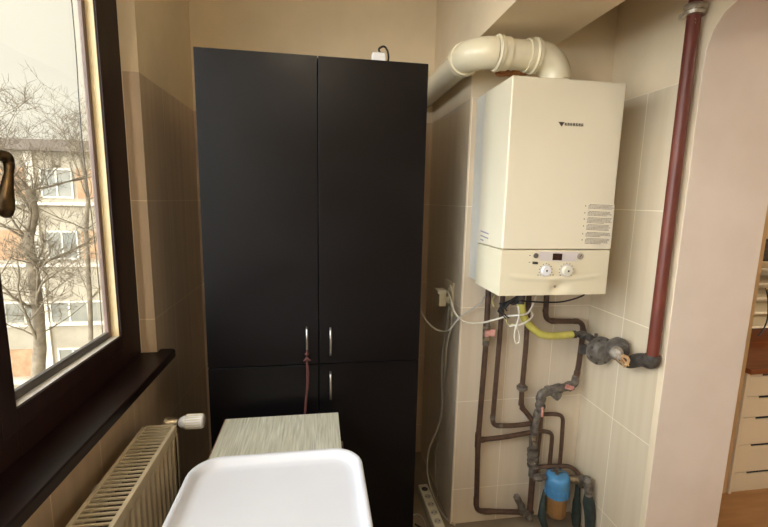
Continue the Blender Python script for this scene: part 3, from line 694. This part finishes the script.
obj('inlet_union', MB().tube([MX(585, 348), MX(594, 349.5)], .020, n=8).tube([MX(587, 348.3), MX(590, 349)], .025, n=8), M_meterlt, gm)
obj('diaphragm_housing', MB().lathe([(.016, -.045), (.024, -.040), (.027, -.030), (.046, -.024), (.054, -.010), (.062, -.008), (.062, .000), (.058, .001), (.058, .004), (.062, .005), (.062, .012), (.048, .014), (.034, .026)], o_, da, 32), M_meter, gm)
u = Vector((1, 0, 0)); w_ = Vector((0, 0, 1))
for i in range(8):
    a = 2*math.pi*(i+.5)/8; obj('bolt', MB().tube([o_+da*(-.010)+(u*math.cos(a)+w_*math.sin(a))*.054, o_+da*.016+(u*math.cos(a)+w_*math.sin(a))*.054], .005, n=6), M_iron, gm)
obj('vent_nipple', MB().tube([MX(596, 344), MX(596, 333.5)], .007, n=8), M_iron, gm)
o2 = MX(613, 349)
obj('valve_body', MB().lathe([(.030, -.01), (.036, .0), (.036, .012), (.047, .016), (.047, .036), (.032, .042), (.026, .062)], o2+Vector((0, 0, .012)), da, 20), M_meter, gm)
obj('front_cap', MB().lathe([(.024, 0), (.024, .02), (.018, .026), (0, .028)], MX(617, 352, XM-.035), (-.7, -.6, 0), 16).tube([MX(621, 358, XM-.04), MX(617.5, 357, XM-.05)], .009), M_meterlt, gm)
wi = MB()
for rr2, ex in ((.020, 0), (.024, .004), (.016, -.004)):
    c0 = MX(624, 361, XM-.035+ex); wi.tube([c0+Vector((-.3*rr2*math.sin(t*.5236*2), rr2*math.cos(t*.5236), rr2*math.sin(t*.5236))) for t in range(13)], .0028, 0, 6)
wi.spline([MX(615, 357.5, XM-.05), MX(620, 362, XM-.05), MX(626, 365, XM-.05), MX(622, 358, XM-.05), MX(629, 366, XM-.045)], .0022, 6)
obj('sealing_wire', wi, M_wire, gm)
rp = thing('gas_riser', 'oxide red vertical gas pipe on the right wall beside the arch', 'pipe', (1.245, 1.305, Z(-.6)))
RXc = 1.243; rtop = PX(697.5, 10, RXc); rbot = PX(650, 357, RXc)
ry = (rtop.y+rbot.y)/2
obj('pipe', MB().tube([(RXc, ry, CEIL), (RXc, ry, rbot.z)], .0205, n=20), M_redpipe, rp)
obj('elbow', MB().tube([(RXc, ry, rbot.z+.012), (RXc, ry, rbot.z-.016), (RXc-.004, ry+.05, rbot.z-.024), MX(628, 363, XM+.012), MX(617, 354, XM+.006)], [.0265, .0285, .0265, .0245, .022], .02, 16), M_iron, rp, angle=60)
obj('clamp', MB().lathe([(.021, -.017), (.031, -.016), (.034, -.007), (.028, 0), (.035, .007), (.032, .016), (.021, .017)], (RXc, ry, PX(697.5, 9, RXc).z), (0.05, -.05, 1), 20).tube([(RXc+.02, ry, PX(698, 9, RXc).z), (XR, ry, PX(698, 9, RXc).z+.002)], .006).obox((RXc-.01, ry+.034, PX(697, 11, RXc).z), (.007, 0, 0), (0, .012, 0), (0, 0, .008)), M_meterlt, rp)

# ------------------------------------------------------------------ cables under the boiler, socket, power strip
so = thing('wall_socket', 'cream double socket on the dark side of the column', 'socket', tuple(PX(452, 316, XC)))
def SX(px, py, d=0): return PX(px, py, XC-d)
s0, s1 = SX(449, 283), SX(454.6, 316)
obj('plate', MB().box(XC-.010, XC, SX(454, 300).y, SX(446.5, 300).y, SX(451, 315).z, SX(451, 281).z), M_socket, so, bevel=.002)
for py in (289, 306):
    fc = MB(); c_ = SX(450.5, py, .010); fc.lathe([(.019, -.001), (.019, .004), (.016, .004), (.016, .001), (0, .001)], c_, (-1, 0, 0), 20)
    obj('outlet_face', fc, M_whiteold, so)
pl = thing('plug_adapter', 'cream square plug adapter sticking out of the wall socket', 'adapter', tuple(PY(438, 306, 1.9)))
obj('body', MB().box(XC-.066, XC-.030, 1.87, 1.925, PY(438, 306.5, 1.87).z, PY(438, 294, 1.87).z), M_socket, pl, bevel=.003)
obj('lid', MB().box(XC-.074, XC-.030, 1.868, 1.93, PY(438, 294, 1.87).z, PY(438, 290.5, 1.87).z), M_whiteold, pl, bevel=.002)
obj('plug', MB().tube([(XC-.034, 1.90, PY(445, 300, 1.9).z), (XC-.008, 1.90, PY(445, 300, 1.9).z)], .017, n=16), M_whiteold, pl)
def Wr(pts): return [PY(a, b_, c) for a, b_, c in pts]
tag(obj('cable', MB().spline(Wr([(447.5, 291, 1.86), (451, 300, 1.80), (454, 311, 1.745), (460, 319, 1.72), (468, 322.8, 1.70), (480, 323, 1.68), (494, 320, 1.66), (507, 316.2, 1.62), (518, 315.2, 1.57), (526, 314, 1.57), (531, 309, 1.575), (535.5, 298.5, 1.60), (536, 293, 1.62)]), .0042), M_cable), 'thick white cable sagging from the wall socket to the boiler', 'cable')
tag(obj('cable', MB().spline(Wr([(531, 311, 1.60), (532.5, 316, 1.59), (527, 321.5, 1.57), (519, 325, 1.57), (513.5, 325.5, 1.58), (510, 326, 1.6)]), .004), M_cable), 'short white cable end looped around the yellow hose', 'cable')
tag(obj('cable', MB().spline(Wr([(516.5, 325, 1.57), (514.2, 335, 1.57), (516, 343, 1.57), (519.5, 341.5, 1.57), (519, 333, 1.57), (516.8, 325.5, 1.565), (519, 316, 1.565), (518, 306, 1.58)]), .003), M_cable), 'narrow white cable loop hanging below the yellow hose', 'cable')
tag(obj('cable', MB().spline(Wr([(420.6, 310, 1.72), (425, 319, 1.72), (433, 327.5, 1.74), (441, 331, 1.76), (449, 329.8, 1.72), (456, 321.5, 1.70), (464, 314, 1.71), (474, 308, 1.71), (481, 302.5, 1.71), (485, 296, 1.70)]), .0034), M_cableg), 'thin greyish cable hanging between the black cabinet and the boiler', 'cable')
tag(obj('cable', MB().spline(Wr([(449, 306, 1.84), (448, 318, 1.86), (446, 330, 1.9), (443, 350, 1.95), (441.5, 375, 1.95), (442, 410, 1.95), (437, 430, 1.95), (429.5, 448, 1.95), (427, 465, 1.95), (429, 482, 1.93)])+[PZ(434, 497, .02), PZ(440, 510, .008), PZ(447, 519, .006), PZ(455, 525, .006)], .0042), M_cableg), 'long grey white cable dropping from the socket to the floor', 'cable')
tag(obj('cable', MB().spline(Wr([(451, 312, 1.80), (451.5, 325, 1.80), (448, 340, 1.82), (446, 352, 1.84), (445, 370, 1.88), (442, 400, 1.96), (440, 430, 2.0), (436, 455, 2.0)])+[PZ(436, 480, .05), PZ(438, 496, .01)], .003), M_cableg), 'thin grey cable running down the column edge beside the long one', 'cable')
tag(obj('cable', MB().spline(Wr([(495, 296, 1.66), (492, 301, 1.64), (494, 306, 1.64), (500, 309.5, 1.65), (503, 313, 1.64), (506, 320, 1.63), (508, 324, 1.62), (514, 323.5, 1.6)]), .0022), M_cabley), 'thin yellowed cable curling beside the second pipe', 'cable')
tag(obj('cable', MB().spline(Wr([(521, 301, 1.55), (530, 301.5, 1.55), (545, 302.3, 1.55), (560, 302, 1.55), (572, 299.5, 1.55), (583, 295.5, 1.56), (585, 292, 1.58)]), .0034), M_cableb), 'black cable sagging along the underside of the boiler', 'cable')
wt = MB()
wt.spline(Wr([(499, 312, 1.63), (502, 306, 1.62), (506, 303.5, 1.62), (512, 301, 1.61), (518, 297, 1.60)]), .0085, 8)
wt.spline(Wr([(500, 303, 1.63), (504, 308, 1.61), (509, 303, 1.61), (514, 303.5, 1.60), (519, 301, 1.59)]), .006, 8)
wt.spline(Wr([(500, 309, 1.62), (504, 314, 1.61), (509, 318, 1.61)]), .003, 6); wt.spline(Wr([(503, 306, 1.61), (507, 311, 1.60)]), .0035, 6); wt.spline(Wr([(501, 313, 1.62), (506, 319, 1.61)]), .0022, 6)
tag(obj('wire_bundle', wt, M_cableb), 'black taped wire bundle left of the yellow hose', 'wires')
# power strip on the floor
ps = thing('power_strip', 'long white power strip lying on the floor beside the black cabinet', 'power strip', tuple(PZ(433, 520, 0)))
pA, pB = PZ(422.5, 486.5, .03), PZ(441, 533, .03); pA.z = pB.z = 0.024
ax1 = (pB-pA)/2; n1 = Vector((-ax1.y, ax1.x, 0)).normalized(); mid = (pA+pB)/2
obj('body', MB().obox(mid, ax1, n1*.027, Vector((0, 0, .022))), M_whiteold, ps, bevel=.006, seg=3)
for i in range(5):
    c_ = pA+(pB-pA)*(.13+.175*i)
    so_ = obj('outlet', MB().lathe([(.020, .021), (.020, .0235), (.017, .0235), (.017, .018)], c_, (0, 0, 1), 20), M_whiteold, ps)
    dk = MB(); dk.lathe([(.0165, .0222), (.0165, .0232), (0, .0232)], c_, (0, 0, 1), 18)
    obj('outlet_well', dk, M_cableg if i else M_iron, so_)
    pin = MB()
    for s_ in (-1, 1): pin.lathe([(.003, .0232), (.003, .0236), (0, .0236)], c_+n1*.009*s_, (0, 0, 1), 8)
    obj('pin_holes', pin, M_dark, so_)
tag(obj('cable', MB().spline([PZ(404, 521, .006), PZ(411, 516, .006), PZ(418, 514.5, .006), PZ(423, 519, .006), PZ(426, 527, .006)], .004), M_cableg), 'white cable curling on the floor left of the power strip', 'cable')
tag(obj('cable', MB().spline([PZ(415, 524, .006), PZ(422, 528, .006), PZ(430, 531, .006)], .004), M_cableb), 'dark cable on the floor in front of the power strip', 'cable')

# ------------------------------------------------------------------ room beyond the arch
DX, DY = 2.238, 1.752
du = thing('drawer_unit', 'white five-drawer unit standing under the brown desk top', 'drawers', (DX+.18, DY+.29, 0))
DT = Z(-.865)
obj('body', MB().box(DX, DX+.018, DY, DY+.58, 0, DT).box(DX+.342, DX+.36, DY, DY+.58, 0, DT).box(DX+.018, DX+.342, DY+.02, DY+.58, DT-.018, DT).box(DX+.018, DX+.342, DY+.57, DY+.58, 0, DT-.018).box(DX+.018, DX+.342, DY+.012, DY+.57, 0, .03), M_unit, du, bevel=.002)
zs = [DT-.004, PY(760, 396, DY).z, PY(757, 417, DY).z, PY(752, 444.5, DY).z, PY(747, 472, DY).z, .032]
for i in range(5):
    z1, z0 = zs[i]-.003, zs[i+1]+.0
    d = MB().box(DX+.02, DX+.34, DY+.002, DY+.02, z0, z1-.014).box(DX+.02, DX+.10, DY+.002, DY+.02, z1-.014, z1).box(DX+.26, DX+.34, DY+.002, DY+.02, z1-.014, z1)
    dr = obj('drawer', d, M_unit, du, bevel=.0015)
    obj('handle_slot', MB().box(DX+.10, DX+.26, DY+.012, DY+.019, z1-.014, z1), M_dark, dr)
dk = thing('desk', 'orange brown desk top beyond the arch', 'desk', (2.9, 2.05, 0))
obj('desktop', MB().box(DX-.004, 3.7, DY-.02, 2.42, DT, DT+.026), M_desk, dk, bevel=.002)
for y_ in (DY+.05, 2.3): obj('leg', MB().box(3.6, 3.65, y_, y_+.05, 0, DT), M_unit, dk)
hs = thing('shelf_organizer', 'cream open shelves standing at the back of the desk', 'shelf', (2.8, 2.25, DT+.026))
sy0, sy1 = 2.14, 2.40; sx0 = DX+.0; zt = Z(-.33)
shb = MB().box(sx0, sx0+.018, sy0, sy1, DT+.026, zt).box(3.4, 3.418, sy0, sy1, DT+.026, zt).box(sx0+.018, 3.4, sy1-.01, sy1, DT+.026, zt).box(sx0+.4, sx0+.415, sy0, sy1-.01, DT+.026, zt)
obj('frame', shb, M_unit, hs, bevel=.001)
z = DT+.11
while z < zt:
    obj('shelf', MB().box(sx0+.018, 3.4, sy0, sy1-.01, z, z+.014), M_unit, hs); z += .093
tag(obj('side_panel', MB().box(DX-.046, DX-.006, DY+.008, 2.44, 0, 2.3), M_post, bevel=.002), 'tall tan side panel left of the white drawers, next to the arch', 'panel')
tag(obj('patterned_panel', MB().box(2.66, 2.72, 2.44, 2.48, 0, Z(.45)), M_gold), 'orange wood panel with dark patterned edge above the shelves', 'panel')
bx = thing('black_case', 'black electronic box on the top shelf beyond the arch', 'device', (2.6, 2.25, zt))
obj('case', MB().box(2.45, 2.80, 2.16, 2.36, zt, zt+.14), M_blackb, bx, bevel=.01)
obj('front_panel', MB().box(2.46, 2.79, 2.155, 2.16, zt+.012, zt+.128), M_iron, bx, bevel=.002)
tag(obj('cable', MB().spline([PY(766, 288, 2.12), PY(768, 300, 2.12), PY(767.5, 318, 2.12), PY(763, 330, 2.12), PY(758, 336, 2.12)], .004), M_cableb), 'black cable looping down in front of the cream shelves', 'cable')

# ------------------------------------------------------------------ outdoors
GZ = -8.2
tag(obj('ground', MB().box(-60, 10, -30, 45, GZ-.1, GZ), M_ground), 'pale yard ground far below the window', 'ground')['kind'] = 'structure'
BYd = 20.
def BP(px, py): return PY(px, py, BYd)
bl_ = thing('apartment_building', 'pale apartment block with brick infill beyond the bare trees', 'building', (-16, BYd+4, GZ))
xa, xb = -30., -4.
rz_ = BP(60, 152).z
obj('wall', MB().box(xa, xb, BYd, BYd+9, GZ, rz_), M_bwall, bl_)
obj('roof', MB().box(xa-.3, xb+.3, BYd-.45, BYd+9.3, rz_, rz_+.45), M_broof, bl_)
fl_h = BP(60, 202).z-BP(60, 263).z
zl = BP(60, 202).z
px_x = lambda px, py=250: BP(px, py).x
base = px_x(44)
zb = zl
fi_ = 0
while zb > GZ+1:
    obj('ledge', MB().box(xa, xb, BYd-.22, BYd, zb-.14, zb), M_bledge, bl_)
    n = 0; bay = 3.3; x = base-bay*3
    while x < xb-3.2:
        w0, w1 = (zb+.16, zb+1.42)
        if fi_ == 2: w0, w1 = BP(60, 325).z, BP(60, 301).z
        # brick infill panel beside a glazed window
        if fi_ != 2:
            obj('brick_panel', MB().box(x+1.55, x+2.85, BYd-.04, BYd, w0, w1), M_bbrick, bl_)
            gx0, gx1 = x+.15, x+1.4
        else: gx0, gx1 = x-.0, x+3.1
        fm = MB(); t_ = .07; npn = 2 if fi_ != 2 else 4
        fm.box(gx0, gx1, BYd-.06, BYd, w0, w0+t_).box(gx0, gx1, BYd-.06, BYd, w1-t_, w1)
        for k in range(npn+1):
            xx = gx0+(gx1-gx0-t_)*k/npn; fm.box(xx, xx+t_, BYd-.06, BYd, w0+t_, w1-t_)
        wf = obj('window', fm, M_bframe, bl_)
        obj('pane', MB().box(gx0+.03, gx1-.03, BYd-.03, BYd-.01, w0+.03, w1-.03), M_bpane, wf)
        x += bay
    zb -= fl_h; fi_ += 1
obj('pilasters', MB().box(base-.35, base-.05, BYd-.1, BYd, GZ, rz_).box(base+2.95, base+3.2, BYd-.1, BYd, GZ, rz_), M_bledge, bl_)
def tree(base_pts, r0, seed, label, levels=5, spread=.55, m=M_bark, length=2.6, nb=4):
    random.seed(seed)
    e = thing('bare_tree', label, 'tree', tuple(base_pts[0]), 'bare trees outside the window')
    tk = MB(); n_ = len(base_pts); rads = [r0*(1-.45*i/(n_-1)) for i in range(n_)]
    tk.tube(base_pts, rads, 0, 9); obj('trunk', tk, m, e, angle=70)
    br = MB()
    def grow(p, d, L, r, lv):
        pts = [p]; q = p.copy(); dd = d.copy()
        for i in range(4):
            dd = (dd+Vector((random.uniform(-.22, .22), random.uniform(-.22, .22), random.uniform(-.1, .2)))).normalized(); q = q+dd*L/4; pts.append(q.copy())
        r = max(r, .004); br.tube(pts, [r, r*.85, r*.7, r*.58, r*.45], 0, 5 if lv > 2 else 3)
        if lv <= 0: return
        for i in range(nb if lv > 1 else 3):
            s_ = random.randint(1, 4); o1 = pts[s_]
            ax = Vector((random.uniform(-1, 1), random.uniform(-1, 1), random.uniform(-.3, .7))).normalized()
            nd = (dd*(1-spread)+ax*spread*1.3).normalized(); grow(o1, nd, L*random.uniform(.5, .72), r*(.5 if s_ < 4 else .5)*random.uniform(.8, 1), lv-1)
    for i in range(2, n_):
        for _ in range(3 if i < n_-1 else 4):
            ax = Vector((random.uniform(-1, 1), random.uniform(-1, 1), random.uniform(.1, 1.1))).normalized()
            grow(Vector(base_pts[i]), ax, length*random.uniform(.6, 1), rads[i]*.3, levels-1)
    obj('branches', br, m, e, angle=80)
    return e
TY = 9.
t1 = [Vector((PY(36, 380, TY).x, TY, GZ)), PY(36, 400, TY), PY(40, 350, TY), PY(38, 310, TY), PY(33, 270, TY), PY(28, 240, TY), PY(34, 215, TY), PY(31, 190, TY)]
tree(t1, .13, 11, 'nearer bare tree with thick grey trunk outside the window', 5, length=1.5)
TY = 13.
t2 = [Vector((PY(92, 300, TY).x, TY, GZ)), PY(92, 400, TY), PY(90, 300, TY), PY(86, 230, TY), PY(88, 200, TY), PY(84, 175, TY), PY(80, 158, TY)]
tree(t2, .075, 23, 'slimmer bare tree near the window edge, in front of the building', 5, length=1.8)

# ------------------------------------------------------------------ light
w = bpy.data.worlds.new('world'); bpy.context.scene.world = w; w.use_nodes = True; nt = w.node_tree
bg = nt.nodes['Background']
tc = N(nt, 'ShaderNodeTexCoord'); mp = N(nt, 'ShaderNodeMapping'); mp.inputs['Scale'].default_value = (1, 1, 3); nt.links.new(tc.outputs['Generated'], mp.inputs[0])
nz = N(nt, 'ShaderNodeTexNoise', Scale=3.2, Detail=6); nt.links.new(mp.outputs[0], nz.inputs['Vector'])
mr = N(nt, 'ShaderNodeMapRange'); mr.inputs[1].default_value = .35; mr.inputs[2].default_value = .7; nt.links.new(nz.outputs['Fac'], mr.inputs[0])
nt.links.new(mixc(nt, mr.outputs[0], (1., .93, .77, 1), (.93, .86, .72, 1)), bg.inputs['Color'])
# hazy bright sky towards the sun side, calmer away from it
vm = nt.nodes.new('ShaderNodeVectorMath'); vm.operation = 'DOT_PRODUCT'; nt.links.new(tc.outputs['Generated'], vm.inputs[0])
vm.inputs[1].default_value = Vector((-.78, -.52, .38)).normalized()
gl_ = math_(nt, 'POWER', math_(nt, 'MAXIMUM', vm.outputs['Value'], 0), 3)
nt.links.new(math_(nt, 'ADD', math_(nt, 'MULTIPLY', gl_, 7.5), .90), bg.inputs['Strength'])
base_ = bg.inputs['Color'].links[0].from_socket
nt.links.new(mixc(nt, gl_, base_, (.93, .96, 1, 1)), bg.inputs['Color'])
def portal(loc, rot, sx, sy_):
    l = bpy.data.lights.new('portal', 'AREA'); l.shape = 'RECTANGLE'; l.size = sx; l.size_y = sy_; l.cycles.is_portal = True
    o = bpy.data.objects.new('portal', l); C.objects.link(o); o.location = loc; o.rotation_euler = rot
zm = (SILL+WT)/2; hh = WT-SILL
portal((XOUT-.02, .26, zm), (0, -math.pi/2, 0), hh, 2.9)
portal((3.05, YBK-.12, (.9+WT)/2), (math.pi/2, 0, 0), 1.7, WT-.9)
sl = bpy.data.lights.new('sun', 'SUN'); sl.energy = 1.6; sl.angle = math.radians(3); sl.color = (1, .9, .72)
so_ = bpy.data.objects.new('sun', sl); C.objects.link(so_)
so_.rotation_euler = Vector((.13, 1, -.42)).to_track_quat('-Z', 'Y').to_euler()
# added ceiling lamp, out of view behind the viewer, supplies warm fill light
LX, LY = -.1, -.1
lampo = thing('fill_ceiling_lamp', 'added round opal fill lamp on the kitchen ceiling, out of view', 'lamp', (LX, LY, CEIL))
obj('fill_lamp_base', MB().lathe([(.06, 0), (.06, .02), (.05, .03), (0, .03)], (LX, LY, CEIL), (0, 0, -1), 24), M_steel, lampo)
M_fill_lamp, _nt, _b = newmat('fill lamp opal glass'); _b.inputs['Emission Color'].default_value = (1, .88, .70, 1); _b.inputs['Emission Strength'].default_value = 30
_b.inputs['Base Color'].default_value = (.9, .88, .84, 1)
obj('fill_lamp_shade', MB().lathe([(.05, .028), (.09, .034), (.13, .055), (.14, .085), (.12, .12), (.07, .145), (0, .152)], (LX, LY, CEIL), (0, 0, -1), 32), M_fill_lamp, lampo)
hl = lampo.copy(); C.objects.link(hl); hl.location = (2.7, .3, CEIL); hl['label'] = 'added round opal fill lamp on the hall ceiling beyond the arch, out of view'  # second added lamp, unseen in the hall, brightens the arch jamb
for ch in list(lampo.children):
    c2 = ch.copy(); C.objects.link(c2); c2.parent = hl
v = bpy.context.scene.view_settings; v.view_transform = 'Standard'; v.look = 'None'; v.gamma = 1; v.use_curve_mapping = False; v.exposure = .42
